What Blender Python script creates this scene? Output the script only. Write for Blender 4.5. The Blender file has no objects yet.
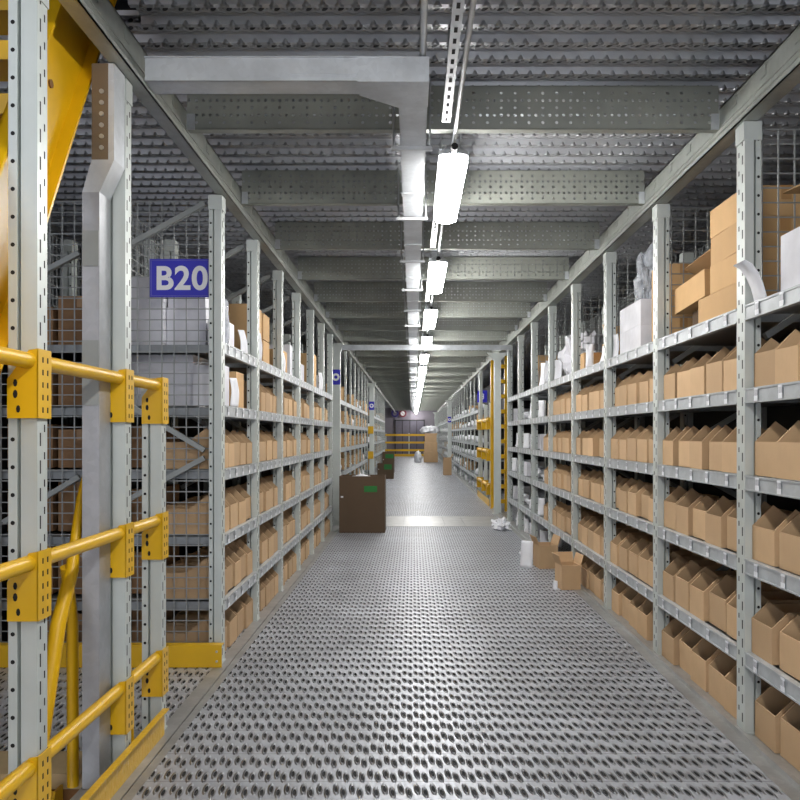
import bpy, bmesh, math, random
from mathutils import Vector, Matrix, Euler, noise
random.seed(7)
C = bpy.context.scene.collection
H = 1.2            # eye height (m)
F = 850.0          # focal length in px of an 800 px frame
RR, RL = 1.326, 1.0        # aisle faces of the racks on each side
ORD = ['first','second','third','fourth','fifth','sixth','seventh','eighth','ninth','tenth','eleventh','twelfth',
 'thirteenth','fourteenth','fifteenth','sixteenth','seventeenth','eighteenth','nineteenth','twentieth']
def ordinal(i):
    if i < 20: return ORD[i]
    tens = {2:('twentieth','twenty'),3:('thirtieth','thirty'),4:('fortieth','forty')}[(i+1)//10]
    r = (i+1) % 10
    return tens[0] if r == 0 else tens[1]+'-'+ORD[r-1]

# ------------------------------------------------------------------ mesh builder
class MB:
    def __init__(s): s.v=[]; s.f=[]; s.m=[]; s.sm=[]
    def _add(s, vs, fs, m=0, smooth=False):
        b=len(s.v); s.v += [tuple(v) for v in vs]
        for f in fs: s.f.append([i+b for i in f]); s.m.append(m); s.sm.append(smooth)
    def box(s,x0,x1,y0,y1,z0,z1,m=0):
        if x0>x1:x0,x1=x1,x0
        if y0>y1:y0,y1=y1,y0
        if z0>z1:z0,z1=z1,z0
        s._add([(x0,y0,z0),(x1,y0,z0),(x1,y1,z0),(x0,y1,z0),(x0,y0,z1),(x1,y0,z1),(x1,y1,z1),(x0,y1,z1)],
               [(0,3,2,1),(4,5,6,7),(0,1,5,4),(1,2,6,5),(2,3,7,6),(3,0,4,7)],m); return s
    def quad(s,a,b,c,d,m=0): s._add([a,b,c,d],[(0,1,2,3)],m); return s
    def bar(s,p,q,w,h,m=0,up=(0,0,1)):
        p=Vector(p);q=Vector(q);d=(q-p).normalized();u=Vector(up)
        if abs(d.dot(u))>.98:u=Vector((0,1,0))
        a=d.cross(u).normalized()*w/2;b=a.cross(d).normalized()*h/2
        s._add([p-a-b,p+a-b,p+a+b,p-a+b,q-a-b,q+a-b,q+a+b,q-a+b],
               [(3,2,1,0),(4,5,6,7),(0,1,5,4),(1,2,6,5),(2,3,7,6),(3,0,4,7)],m); return s
    def tube(s,pts,r,n=10,m=0,cap=True):
        pts=[Vector(p) for p in pts];rings=[]
        for i,p in enumerate(pts):
            d=(pts[min(i+1,len(pts)-1)]-pts[max(i-1,0)]).normalized()
            u=Vector((0,0,1)) if abs(d.z)<.95 else Vector((0,1,0))
            a=d.cross(u).normalized();b=a.cross(d)
            rr=r[i] if isinstance(r,(list,tuple)) else r
            rings.append([p+(a*math.cos(t)+b*math.sin(t))*rr for t in [2*math.pi*k/n for k in range(n)]])
        vs=[v for g in rings for v in g];fs=[]
        for i in range(len(pts)-1):
            for k in range(n): fs.append((i*n+k,i*n+(k+1)%n,(i+1)*n+(k+1)%n,(i+1)*n+k))
        s._add(vs,fs,m,True)
        if cap: s._add(rings[0],[tuple(range(n))],m); s._add(rings[-1],[tuple(reversed(range(n)))],m)
        return s
    def prism(s,poly,axis,a,b,m=0):   # poly: 2D points in the plane of the other two axes
        def mk(p,t):
            return (t,p[0],p[1]) if axis=='x' else (p[0],t,p[1]) if axis=='y' else (p[0],p[1],t)
        n=len(poly)
        vs=[mk(p,a) for p in poly]+[mk(p,b) for p in poly]
        fs=[tuple(range(n)),tuple(range(2*n-1,n-1,-1))]+[(i,(i+1)%n,n+(i+1)%n,n+i) for i in range(n)]
        s._add(vs,fs,m); return s
    def mesh(s,name,mats):
        me=bpy.data.meshes.new(name); me.from_pydata(s.v,[],s.f)
        for mt in (mats if isinstance(mats,(list,tuple)) else [mats]): me.materials.append(mt)
        me.polygons.foreach_set('material_index',s.m); me.polygons.foreach_set('use_smooth',s.sm)
        bm=bmesh.new();bm.from_mesh(me);bmesh.ops.recalc_face_normals(bm,faces=bm.faces);bm.to_mesh(me);bm.free()
        me.update(); return me

def put(name,me,parent=None,loc=(0,0,0),rot=(0,0,0)):
    o=bpy.data.objects.new(name,me); C.objects.link(o); o.parent=parent; o.location=loc; o.rotation_euler=rot; return o
def build(mb,name,mats,parent=None):     # mb is in world space; the part sits under an unrotated Empty
    o=put(name,mb.mesh(name,mats),parent)
    if parent is not None: o.location=-Vector(parent.location)
    return o
def solo(mb,name,mats,origin):           # top-level single mesh with its origin at its base
    mb.v=[(v[0]-origin[0],v[1]-origin[1],v[2]-origin[2]) for v in mb.v]
    return put(name,mb.mesh(name,mats),None,origin)
def tag(o,label,cat,group=None,kind=None):
    o['label']=label;o['category']=cat
    if group:o['group']=group
    if kind:o['kind']=kind
    return o
def thing(name,label,cat,loc,rotz=0,group=None,kind=None):
    o=bpy.data.objects.new(name,None);C.objects.link(o);o.location=loc;o.rotation_euler=(0,0,rotz);o.empty_display_size=.1
    return tag(o,label,cat,group,kind)
def struct(o): o['kind']='structure'; return o
def copy_thing(o,loc,rotz=0,label=None):
    c=o.copy();C.objects.link(c);c.location=loc;c.rotation_euler=(0,0,rotz)
    if label:c['label']=label
    for k in list(o.children):
        d=k.copy();C.objects.link(d);d.parent=c
        for g in list(k.children):
            e=g.copy();C.objects.link(e);e.parent=d
    return c

# ------------------------------------------------------------------ materials
class NT:
    def __init__(s,name):
        s.mat=bpy.data.materials.new(name);s.mat.use_nodes=True;s.t=s.mat.node_tree;s.n=s.t.nodes
        s.b=s.n['Principled BSDF'];s.out=s.n['Material Output']
    def link(s,a,b): s.t.links.new(a,b)
    def math(s,op,a,b=None,c=None,clamp=False):
        n=s.n.new('ShaderNodeMath');n.operation=op;n.use_clamp=clamp
        for i,x in enumerate((a,b,c)):
            if x is None:continue
            if isinstance(x,(int,float)): n.inputs[i].default_value=x
            else: s.link(x,n.inputs[i])
        return n.outputs[0]
    def coord(s):
        tc=s.n.new('ShaderNodeTexCoord');sp=s.n.new('ShaderNodeSeparateXYZ');s.link(tc.outputs['Object'],sp.inputs[0])
        s.tc=tc.outputs['Object'];return sp.outputs
    def noise(s,scale,detail=3,rough=.55,vec=None):
        n=s.n.new('ShaderNodeTexNoise');n.inputs['Scale'].default_value=scale;n.inputs['Detail'].default_value=detail;n.inputs['Roughness'].default_value=rough
        if vec is None:
            tc=s.n.new('ShaderNodeTexCoord');vec=tc.outputs['Object']
        s.link(vec,n.inputs['Vector']);return n.outputs['Fac']
    def ramp(s,fac,lo,hi,a=0.,b=1.):
        n=s.n.new('ShaderNodeMapRange');n.inputs['From Min'].default_value=lo;n.inputs['From Max'].default_value=hi
        n.inputs['To Min'].default_value=a;n.inputs['To Max'].default_value=b;s.link(fac,n.inputs['Value']);return n.outputs[0]
    def mix(s,fac,a,b):
        n=s.n.new('ShaderNodeMix');n.data_type='RGBA'
        for sock,x in ((n.inputs[0],fac),(n.inputs[6],a),(n.inputs[7],b)):
            if hasattr(x,'is_linked'): s.link(x,sock)
            else: sock.default_value=x if isinstance(x,(int,float)) else (*x,1)
        return n.outputs[2]
    def bump(s,h,strength,dist):
        n=s.n.new('ShaderNodeBump');n.inputs['Strength'].default_value=strength;n.inputs['Distance'].default_value=dist
        s.link(h,n.inputs['Height']);s.link(n.outputs[0],s.b.inputs['Normal'])
    def set(s,**k):
        for a,v in k.items():
            sock=s.b.inputs[a.replace('_',' ')]
            if hasattr(v,'is_linked'): s.link(v,sock)
            else: sock.default_value=v if isinstance(v,(int,float)) else (*v,1)
        return s
def lin(*c): return tuple(((x/255+.055)/1.055)**2.4 if x>10 else x/255/12.92 for x in c)

def m_plain(name,rgb,rough=.5,metal=0.,var=.12,scale=6,bump=0):
    t=NT(name);c=lin(*rgb);f=t.noise(scale,4)
    t.set(Base_Color=t.mix(t.ramp(f,.3,.7),tuple(x*(1-var) for x in c),tuple(min(1,x*(1+var)) for x in c)),Roughness=rough,Metallic=metal)
    if bump:t.bump(t.noise(scale*12,2),bump,.004)
    return t.mat
def m_card(name,rgb,var=.16):
    t=NT(name);c=lin(*rgb);oi=t.n.new('ShaderNodeObjectInfo')
    a=t.mix(oi.outputs['Random'],tuple(x*(1-var) for x in c),tuple(min(1,x*(1+var*.7)) for x in c))
    f=t.noise(9,5);b=t.mix(t.ramp(f,.25,.75,0,.35),a,tuple(x*.72 for x in c))
    t.set(Base_Color=b,Roughness=.85);t.bump(t.noise(60,2),.15,.003);return t.mat
def cell(t,u,pitch,off=0.):
    x=t.math('ADD',t.math('DIVIDE',u,pitch),off+1000.0)
    return t.math('MULTIPLY',t.math('SUBTRACT',t.math('FRACT',x),.5),pitch), t.math('FLOOR',x)
def ell(t,a,ra,b,rb):
    return t.math('SQRT',t.math('ADD',t.math('POWER',t.math('DIVIDE',t.math('ABSOLUTE',a),ra),2.),t.math('POWER',t.math('DIVIDE',t.math('ABSOLUTE',b),rb),2.)))
def m_holes(name,rgb,u,v,pu,pv,r,metal=.3,rough=.45,vmax=None):
    t=NT(name);co=t.coord();c=lin(*rgb)
    a,_=cell(t,co[u],pu);b,_=cell(t,co[v],pv)
    a2,_=cell(t,co[u],pu,.5);b2,_=cell(t,co[v],pv*2)
    b,_=cell(t,co[v],pv,.5)
    hole=t.math('MAXIMUM',t.math('LESS_THAN',ell(t,a,r,b,r),1.),t.math('LESS_THAN',ell(t,a2,r,b2,r),1.))
    if vmax: hole=t.math('MULTIPLY',hole,t.math('LESS_THAN',t.math('ABSOLUTE',co[v]),vmax))
    f=t.noise(4,4);t.set(Base_Color=t.mix(t.ramp(f,.3,.7),tuple(x*.85 for x in c),tuple(x*1.12 for x in c)),Roughness=rough,Metallic=metal)
    tr=t.n.new('ShaderNodeBsdfTransparent');mx=t.n.new('ShaderNodeMixShader')
    t.link(hole,mx.inputs[0]);t.link(t.b.outputs[0],mx.inputs[1]);t.link(tr.outputs[0],mx.inputs[2]);t.link(mx.outputs[0],t.out.inputs[0])
    return t.mat
def m_deck(name,rgb,pu,pv,metal,rough,hole_rgb,bs,ka=.2,kb=.24):
    # punched steel planking: slanted slots with a raised burr, staggered, ribs between the rows
    t=NT(name);co=t.coord();c=lin(*rgb)
    a,ia=cell(t,co[0],pu)
    par=t.math('FRACT',t.math('MULTIPLY',ia,.5))         # 0 or .5
    yy=t.math('ADD',co[1],t.math('MULTIPLY',par,pv*.44))
    b,ib=cell(t,yy,pv)
    sl=t.math('ADD',a,t.math('MULTIPLY',b,.10))
    d=ell(t,sl,pu*ka,b,pv*kb)
    hole=t.math('MULTIPLY',t.ramp(d,1.1,.85),1.0,clamp=True)
    ring=t.math('MULTIPLY',t.ramp(d,2.0,1.2),1.0,clamp=True)
    ring=t.math('MINIMUM',ring,t.math('MULTIPLY',t.ramp(d,.75,1.25),1.,clamp=True))
    pl,_=cell(t,co[1],pv*2)
    seam=t.math('LESS_THAN',t.math('ABSOLUTE',pl),.0035)
    f=t.noise(1.6,5,.6)
    base=t.mix(t.ramp(f,.3,.7),tuple(x*.82 for x in c),tuple(min(1,x*1.12) for x in c))
    base=t.mix(t.math('MULTIPLY',seam,.5),base,tuple(x*.3 for x in c))
    base=t.mix(hole,base,lin(*hole_rgb))
    t.set(Base_Color=base,Metallic=t.math('MULTIPLY',t.math('SUBTRACT',1.,hole),metal),Roughness=t.math('ADD',t.math('MULTIPLY',hole,.4),t.ramp(f,.2,.8,rough-.07,rough+.1)))
    t.bump(ring,bs,.022);return t.mat
def m_galv(name,rgb,rough=.38,metal=.75):
    t=NT(name);c=lin(*rgb);v=t.n.new('ShaderNodeTexVoronoi');v.inputs['Scale'].default_value=38
    tc=t.n.new('ShaderNodeTexCoord');t.link(tc.outputs['Object'],v.inputs['Vector'])
    f=t.noise(5,4)
    x=t.mix(t.ramp(f,.3,.7),tuple(q*.82 for q in c),tuple(min(1,q*1.15) for q in c))
    hs=t.n.new('ShaderNodeSeparateColor');t.link(v.outputs['Color'],hs.inputs[0])
    x=t.mix(t.ramp(hs.outputs[0],0,1,0,.22),x,tuple(q*.6 for q in c))
    t.set(Base_Color=x,Roughness=rough,Metallic=metal);return t.mat
def m_emit(name,rgb,st):
    t=NT(name);t.set(Base_Color=(.9,.9,.9),Emission_Color=rgb,Emission_Strength=st,Roughness=.4);return t.mat
def m_tag():
    t=NT('white_ticket_paper');co=t.coord()
    a,_=cell(t,co[1],.011);m=t.math('MULTIPLY',t.math('LESS_THAN',t.math('ABSOLUTE',a),.0028),t.math('LESS_THAN',t.math('ABSOLUTE',t.math('ADD',co[2],-.005)),.011))
    t.set(Base_Color=t.mix(t.math('MULTIPLY',m,.75),lin(232,234,238),lin(60,65,85)),Roughness=.55);return t.mat
def m_film():
    t=NT('clear_plastic_film');f=t.noise(14,4)
    t.set(Base_Color=lin(205,210,218),Roughness=.18);t.bump(f,.9,.02)
    tr=t.n.new('ShaderNodeBsdfTransparent');mx=t.n.new('ShaderNodeMixShader')
    t.link(t.ramp(f,.35,.65,.25,.65),mx.inputs[0]);t.link(tr.outputs[0],mx.inputs[1]);t.link(t.b.outputs[0],mx.inputs[2]);t.link(mx.outputs[0],t.out.inputs[0]);return t.mat

M={}
M['floor']=m_deck('punched_steel_deck',(184,187,194),.0275,.128,.40,.41,(26,27,30),1.0,.21,.19)
M['strip']=m_galv('flat_steel_strip',(172,172,170),.42,.55)
def m_soffit():
    t=NT('punched_steel_soffit');co=t.coord();c=lin(186,188,192)
    b,_=cell(t,co[1],.15)
    a,_=cell(t,co[0],.06);a2,_=cell(t,co[0],.06,.5)
    bh=t.math('ADD',b,.034);br=t.math('ADD',b,-.0405)
    d1=ell(t,t.math('ADD',a,t.math('MULTIPLY',bh,.4)),.0105,bh,.017)
    d2=ell(t,a2,.009,bh,.012)
    d3=ell(t,a,.014,br,.014)
    hole=t.math('MULTIPLY',t.ramp(d1,1.1,.85),1.,clamp=True)
    bump2=t.math('MULTIPLY',t.ramp(d2,1.3,.5),1.,clamp=True)
    bead=t.math('MULTIPLY',t.ramp(d3,1.2,.3),1.,clamp=True)
    wv=t.math('SUBTRACT',b,t.math('MULTIPLY',t.math('SINE',t.math('MULTIPLY',co[0],2*math.pi/.06)),.006))
    ridge=t.math('MULTIPLY',t.ramp(t.math('ABSOLUTE',wv),.006,.001),1.,clamp=True)
    h=t.math('SUBTRACT',t.math('ADD',t.math('ADD',bump2,bead),ridge),hole)
    f=t.noise(2,5,.6);base=t.mix(t.ramp(f,.3,.7),tuple(x*.8 for x in c),tuple(x*1.15 for x in c))
    t.set(Base_Color=t.mix(hole,base,lin(28,29,31)),Metallic=.35,Roughness=.36)
    t.bump(h,1.,.03);return t.mat
M['ceil']=m_soffit()
M['beam']=m_holes('perforated_beam_steel',(156,159,151),0,2,.062,.033,.0074,.25,.5,.08)
M['edge']=m_galv('beam_steel',(168,172,166),.42,.45)
M['post']=m_plain('upright_grey_paint',(196,202,198),.4,.15,.05)
M['dark']=m_plain('dark_hole',(18,18,19),.8)
M['rail']=m_galv('shelf_rail_steel',(186,191,194),.4,.15)
M['shelf']=m_galv('shelf_steel',(140,144,146),.45,.4)
M['brace']=m_plain('brace_grey',(150,154,152),.45,.3)
M['wire']=m_plain('mesh_wire',(150,153,152),.45,.35)
M['back']=m_plain('rack_interior_shade',(44,44,45),.8)  # dark colour stands for the shade inside the racks
M['card']=m_card('cardboard',(200,167,128))
M['card2']=m_card('kraft_carton',(206,168,120))
M['dcard']=m_card('dark_brown_carton',(92,74,56),.08)
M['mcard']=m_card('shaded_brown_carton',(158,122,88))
M['tape']=m_plain('packing_tape',(182,140,92),.3)
M['white']=m_plain('white_carton_board',(214,214,220),.6)
M['paper']=m_plain('white_paper',(232,233,238),.6,0,.05,12,.1)
M['tag']=m_tag()
M['yellow']=m_plain('yellow_paint',(222,174,16),.35,0,.07,5)
M['yellow2']=m_plain('embossed_yellow_plate',(214,170,40),.4,0,.1,4,1.0)
M['tray']=m_galv('galvanised_tray',(206,210,214),.36,.35)
M['riser']=m_galv('galvanised_riser',(172,174,178),.4,.5)
M['cover']=m_plain('brown_tray_cover',(128,112,92),.45,.4)
M['blue']=m_plain('blue_sign_plate',(44,42,190),.4,0,.04)
M['lett']=m_plain('white_sign_paint',(248,248,250),.5,0,.03)
M['green']=m_plain('green_sticker',(22,110,40),.5)
M['wallb']=m_plain('grey_violet_wall',(124,119,128),.9,0,.05,.6)
M['walld']=m_plain('dark_side_wall',(52,52,54),.9,0,.1,.5)
M['door']=m_plain('dark_shutter',(96,92,104),.7,0,.08)
M['rframe']=m_plain('red_ring',(120,36,52),.5)
M['bframe']=m_plain('blue_ring',(48,42,110),.5)
M['beige']=m_plain('beige_landing_plate',(168,148,112),.6,0,.1,8)
M['brown']=m_plain('brown_riser_plate',(124,82,34),.6)
M['house']=m_plain('lamp_housing',(170,172,176),.4,.2)
M['conduit']=m_plain('steel_conduit',(188,190,192),.3,.6)
M['film']=m_film()
M['white_post']=m_plain('white_column_paint',(206,212,208),.45,.05,.04)
LAMP=62.0
M['lamp']=m_emit('lit_diffuser',(1,.985,.96,1)[:3],LAMP)
M['board']=m_plain('roof_dark_metal',(70,72,74),.8)
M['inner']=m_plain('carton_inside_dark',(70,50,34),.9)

# ------------------------------------------------------------------ setting
YE=49.0
struct(build(MB().box(-.925,1.245,-3,YE,-.05,0),'floor',M['floor']))
struct(build(MB().box(-5,-1.03,3.22,YE,-.05,0),'floor',M['floor']))
struct(build(MB().box(1.40,5,-3,YE,-.05,0),'floor',M['floor']))
struct(build(MB().box(-5,-1.03,-3,1.2,-.05,0),'floor',M['floor']))
struct(build(MB().box(-5,5,-3,4,-2.7,-2.6),'floor',M['board']))
b=MB().box(-1.03,-.962,-3,YE,-.05,.002).box(-.958,-.925,-3,YE,-.05,.001)
b.box(-1.127,-1.0305,-3,3.0,-.05,.002)
struct(build(b,'trim_1',M['strip']))
b=MB().box(1.245,1.40,-3,YE,-.05,.002).box(1.30,1.318,-3,YE,.0,.022)
struct(build(b,'trim_2',M['strip']))
b=MB().box(-1.95,-1.031,3.0,3.22,-.05,.003);struct(build(b,'trim_3',M['beige']))
b=MB().box(-5,-1.03,3.0,3.04,-.3,-.051);struct(build(b,'trim_4',M['brown']))
b=MB().box(-5,-1.95,1.2,3.22,-.05,0);struct(build(b,'floor',M['floor']))
b=MB()
for i in range(8): b.box(-.915+i*.268,-.915+i*.268+.264,11.15,12.55,-.001,.0025)
struct(build(b,'trim_5',M['strip']))
# ceiling deck: ribbed planks
def rib_deck(x0,x1,y0,y1,z,p=.15):
    prof=[];y=y0
    while y<y1-1e-6:
        prof+=[(y,z),(y+.095,z),(y+.103,z-.028),(y+.128,z-.028),(y+.136,z)];y+=p
    prof.append((y,z))
    b=MB();n=len(prof)
    vs=[(x0,q[0],q[1]) for q in prof]+[(x1,q[0],q[1]) for q in prof]
    b._add(vs,[(i,i+1,n+i+1,n+i) for i in range(n-1)])
    b.box(x0,x1,y0,y,z+.03,z+.05)
    return b
struct(build(rib_deck(-1.04,5,-3,YE,2.80),'ceiling',M['ceil']))
struct(build(rib_deck(-5,-1.04,3.3,YE,2.80),'ceiling',M['ceil']))
struct(build(MB().box(-5,5,-3,YE,5.4,5.5),'ceiling',M['board']))
struct(build(MB().box(-5,5,YE,YE+.1,-2.7,5.5),'wall_back',M['wallb']))
struct(build(MB().box(-5.1,-5,-3,YE,-2.7,5.5),'wall_left',M['walld']))
struct(build(MB().box(5,5.1,-3,YE,-2.7,5.5),'wall_right',M['walld']))
struct(build(MB().box(2.05,5,1.9,2.0,-2.7,5.5),'wall_light_block',M['walld']))  # unseen partition, added to keep world light off the rack tops
struct(build(MB().box(-5,-2.75,4.2,4.3,0,2.8),'wall_light_block',M['walld']))  # same on the other side: added out of view to block light
# roll-up door in the far wall
d=build(MB().box(-1.0,.62,YE-.05,YE-.001,0,2.02),'door_1',M['door']);struct(d)
b=MB()
for x in (-1.06,.62): b.box(x,x+.06,YE-.08,YE-.001,0,2.08)
b.box(-1.06,.68,YE-.08,YE-.001,2.02,2.08);struct(build(b,'door_frame',M['walld'],d))
b=MB()
for x in (-.62,-.2,.2): b.box(x,x+.03,YE-.07,YE-.05,0,2.02)
struct(build(b,'door_mullion',M['walld'],d))
struct(build(MB().box(-2.6,-1.62,YE-.3,YE-.001,0,2.8),'wall_pier',M['dark']))

# ------------------------------------------------------------------ uprights (shared meshes)
def upright_mesh(h,side,k=.66,dy=.085):
    b=MB();s=side
    S=lambda x:s*x*k
    b.box(0,S(.055),0,dy,0,h)                       # body
    b.box(S(.055),S(.068),.022,dy-.022,0,h)              # recess web
    b.box(S(.068),S(.098),0,dy,0,h)                  # flange
    z=.06
    while z<h-.03:
        b.prism([(S(.083)+.0060*math.cos(t),z+.0060*math.sin(t)) for t in [k*math.pi/4 for k in range(8)]],'y',-.0006,.002,1)
        b.box(-s*.0006,s*.002,dy*.24,dy*.34,z-.018,z+.018,1)
        b.box(-s*.0006,s*.002,dy*.66,dy*.76,z+.02,z+.04,1)
        z+=.075
    b.box(-s*.004,S(.098)+s*.003,-.003,dy+.003,h-.075,h,0)       # cap plate
    b.box(-s*.005,S(.098)+s*.005,-.004,dy+.004,0,.008,0)        # foot plate
    return b
def uprights(h,side,k=.66): return upright_mesh(h,side,k,.085 if k>.5 else .06).mesh('upright',[M['post'],M['dark']])
def wire_panel(w,h,p=.058,t=.0055):
    b=MB();n=int(w/p)
    for i in range(n+1): x=i*w/n; b.box(x-t/2,x+t/2,-t/2,t/2,0,h)
    m=int(h/p)
    for i in range(m+1): z=i*h/m; b.box(0,w,-t/2-.003,-t/2,z-t/2,z+t/2)
    return b

LEVR=[.328,.70,1.035,1.3825,1.715]
LEVL=[.318,.665,1.015,1.355,1.69]
HP=2.457
class Rack: pass
def make_rack(name,label,side,R,y0,pitch,nb,levels,tags_for=(),detail=True,depth=.60,mesh_top=True,back=True):
    k=Rack();k.side=side;k.R=R;k.y0=y0;k.pitch=pitch;k.nb=nb;k.lev=levels
    t=thing(name,label,'shelving rack',(side*(R+depth/2),y0,0));k.t=t
    W=lambda d:side*(R+d)
    L=lambda x,y,z:(x-t.location[0],y-t.location[1],z)
    um=uprights(HP,side,.66 if detail else .28);rm=uprights(HP,-side)
    sh=MB();sh.box(0,side*(depth-.03),0,pitch-.092,-.024,-.006).mesh
    shm=MB().box(0,side*(depth-.03),.001,pitch-.093,-.03,-.008).box(side*.0,side*(depth-.03),.001,.02,-.05,-.03).mesh('shelf',M['shelf'])
    rb=MB().box(0,side*.022,0,pitch-.091,-.052,.004)
    rb.box(-side*.004,side*.022,0,pitch-.091,-.004,.004).box(-side*.004,side*.022,0,pitch-.091,-.056,-.05)
    rlm=rb.mesh('shelf_rail',M['rail'])
    tgm=MB().box(-side*.0055,-side*.0045,-.017,.017,-.026,.024).mesh('price_ticket',M['tag'])
    br=[]
    for (za,zb) in (((2.16,1.95),(.98,.74)) if R>1.5 else ((2.42,2.20),(1.12,1.36),(1.08,.86)) if side<0 else ((1.60,1.86),(1.10,1.34),(1.06,.84),(.28,.55))):
        br.append(((.1,za),(depth-.1,zb)))
    mp=wire_panel(depth-.2,HP-1.74).mesh('mesh_panel',M['wire'])
    for i in range(nb+1):
        y=y0+i*pitch
        put('upright',um,t,L(W(.004),y,0))
        if detail or i==0: put('upright',rm,t,L(W(depth),y,0))
        if detail and i<6:
            for (a,c) in br:
                b=MB().bar((W(a[0]),y+.036,a[1]),(W(c[0]),y+.036,c[1]),.030,.026);build(b,'diagonal_brace',M['brace'],t)
        if detail and mesh_top and 0<i<7:
            o=put('mesh_panel',mp,t,L(W(.1) if side>0 else W(depth-.1),y+.066,1.73))
    nt=0;far=MB()
    for i in range(nb):
        y=y0+i*pitch+.0905
        for z in levels:
            put('shelf',shm,t,L(W(.026),y,z))
            r=put('shelf_rail',rlm,t,L(W(.006),y,z))
            n=5
            for q in range(n):
                yy=(q+.5)*(pitch-.09)/n
                if i in tags_for:
                    g=put('price_ticket',tgm,r,(0,yy+random.uniform(-.02,.02),-.024));nt+=1
                elif i<14 and detail:
                    x=W(.006);far.box(x-side*.0055,x-side*.0045,y+yy-.017,y+yy+.017,z-.05,z)
    if far.v:
        o=build(far,'price_tickets',M['tag'],t);o['kind']='stuff'
    if back:
        bm=MB().box(W(depth+.004),W(depth+.012),y0,y0+nb*pitch+.09,.01,HP if not detail else 1.70)  # solid dark sheet added so the rack interior reads as shade
        build(bm,'back_shade_sheet',M['back'],t)
        if detail:
            wp=wire_panel(nb*pitch,HP-1.70,.06).mesh('back_mesh_panel',M['wire'])
            put('back_mesh_panel',wp,t,L(W(depth+.008),y0,1.70),(0,0,math.pi/2))
    return k

right1=make_rack('shelving_rack','long grey steel shelving rack of cardboard bins opposite the blue B20 sign',1,RR,2.19,1.217,8,LEVR,(0,1,2,3))
left1=make_rack('shelving_rack','grey steel shelving rack of cardboard bins with blue B20 sign on its mesh end',-1,RL,4.45,1.02,6,LEVL,(0,1,2,3),mesh_top=False)
rear1=make_rack('shelving_rack','grey carton rack standing back to back behind the B20 rack',-1,1.66,4.45,1.02,2,LEVL,(),mesh_top=False)
left2=make_rack('shelving_rack','shelving rack beyond the white column with round blue sign',-1,RL,11.75,1.02,7,LEVL,(),False)
right2=make_rack('shelving_rack','shelving rack of white packets beyond the yellow ladder',1,RR,17.3,1.217,10,LEVR,(),False)
left3=make_rack('shelving_rack','distant shelving rack beyond the column with two yellow brackets',-1,RL,21.2,1.02,9,LEVL,(),False)
right3=make_rack('shelving_rack','farthest shelving rack beside the white bag on a carton stack',1,RR,31.6,1.217,13,LEVR,(),False)
# mesh end panels of the B20 rack pair
for k,R in ((left1,RL),(rear1,1.66)):
    me=wire_panel(.455,2.34,.057).mesh('end_mesh_panel',M['wire'])
    put('end_mesh_panel',me,k.t,(-(R+.530)-k.t.location[0],.070,.1))

# ------------------------------------------------------------------ bins
def bin_mesh(w,d,fr,bk,run):
    b=MB();t=.006
    prof=[(0,0),(d,0),(d,fr*1.02),(run*2.3,fr*1.02),(run,bk),(0,fr)]
    b.prism(prof,'y',0,t);b.prism(prof,'y',w-t,w)
    b.box(0,t,t,w-t,0,fr);b.box(d-t,d,t,w-t,0,fr*1.02);b.box(t,d-t,t,w-t,0,t)
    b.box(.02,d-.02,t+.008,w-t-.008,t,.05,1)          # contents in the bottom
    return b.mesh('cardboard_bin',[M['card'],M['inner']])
BW=[.205,.212,.188,.198]
BINS=[bin_mesh(BW[0],.40,.134,.215,.082),bin_mesh(BW[1],.40,.140,.222,.082),bin_mesh(BW[2],.40,.130,.208,.075),bin_mesh(BW[3],.40,.136,.200,.066)]
BINL=[bin_mesh(.205,.36,.134,.214,.08),bin_mesh(.216,.36,.140,.220,.08),bin_mesh(.190,.36,.130,.208,.075)]
BINN=[bin_mesh(.160,.36,.132,.210,.078),bin_mesh(.172,.36,.138,.218,.08)]
LNAME=['floor level','lowest shelf','second shelf','third shelf','fourth shelf','top shelf']
def put_bin(k,bay,lev,idx,n,me,w,where,grp,jit=.012):
    inner=k.pitch-.09;pit=inner/n
    y=k.y0+k.pitch*bay+.09+pit*idx+(pit-w)/2+random.uniform(-.5,.5)*max(0,(pit-w-.006))
    z=(k.lev[lev-1]+.0045) if lev>0 else .004
    d=.012+random.uniform(0,jit)
    if k.side>0: loc=(k.R+d+.012,y,z);rz=random.uniform(-.015,.015)
    else: loc=(-(k.R+d+.012),y+w,z);rz=math.pi+random.uniform(-.015,.015)
    o=put('cardboard_bin',me,None,loc,(0,0,rz))
    tag(o,f'cardboard bin {ORD[idx]} from near post, {LNAME[lev]}, {ORD[bay]} bay, {where}','bin',grp)
WR='rack facing B20 sign';WL='rack with B20 sign'
GR='open cardboard bins on the rack facing the B20 sign';GL='open cardboard bins on the rack with the B20 sign'
for bay in range(5):
    for lev in range(5):
        for i in range(5):
            if bay==4 and lev in (0,) : continue
            j=random.randrange(4);put_bin(right1,bay,lev,i,5,BINS[j],BW[j],WR,GR,.02 if random.random()>.15 else .05)
for lev in range(1,5):
    for i in range(2 if lev in(1,2,3) else 1):
        put_bin(right1,5,lev,i,5,BINS[0],BW[0],WR,GR)
for bay in range(6):
    for lev in range(5):
        if bay==0 and lev==4: continue
        nar=(bay*3+lev)%2==1
        n=5 if nar else 4
        for i in range(n):
            if bay==5 and lev>1 and i==n-1: continue
            if nar: j=random.randrange(2);me,w=BINN[j],[.160,.172][j]
            else: j=random.randrange(3);me,w=BINL[j],[.205,.216,.190][j]
            put_bin(left1,bay,lev,i,n,me,w,WL,GL,.02)

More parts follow.
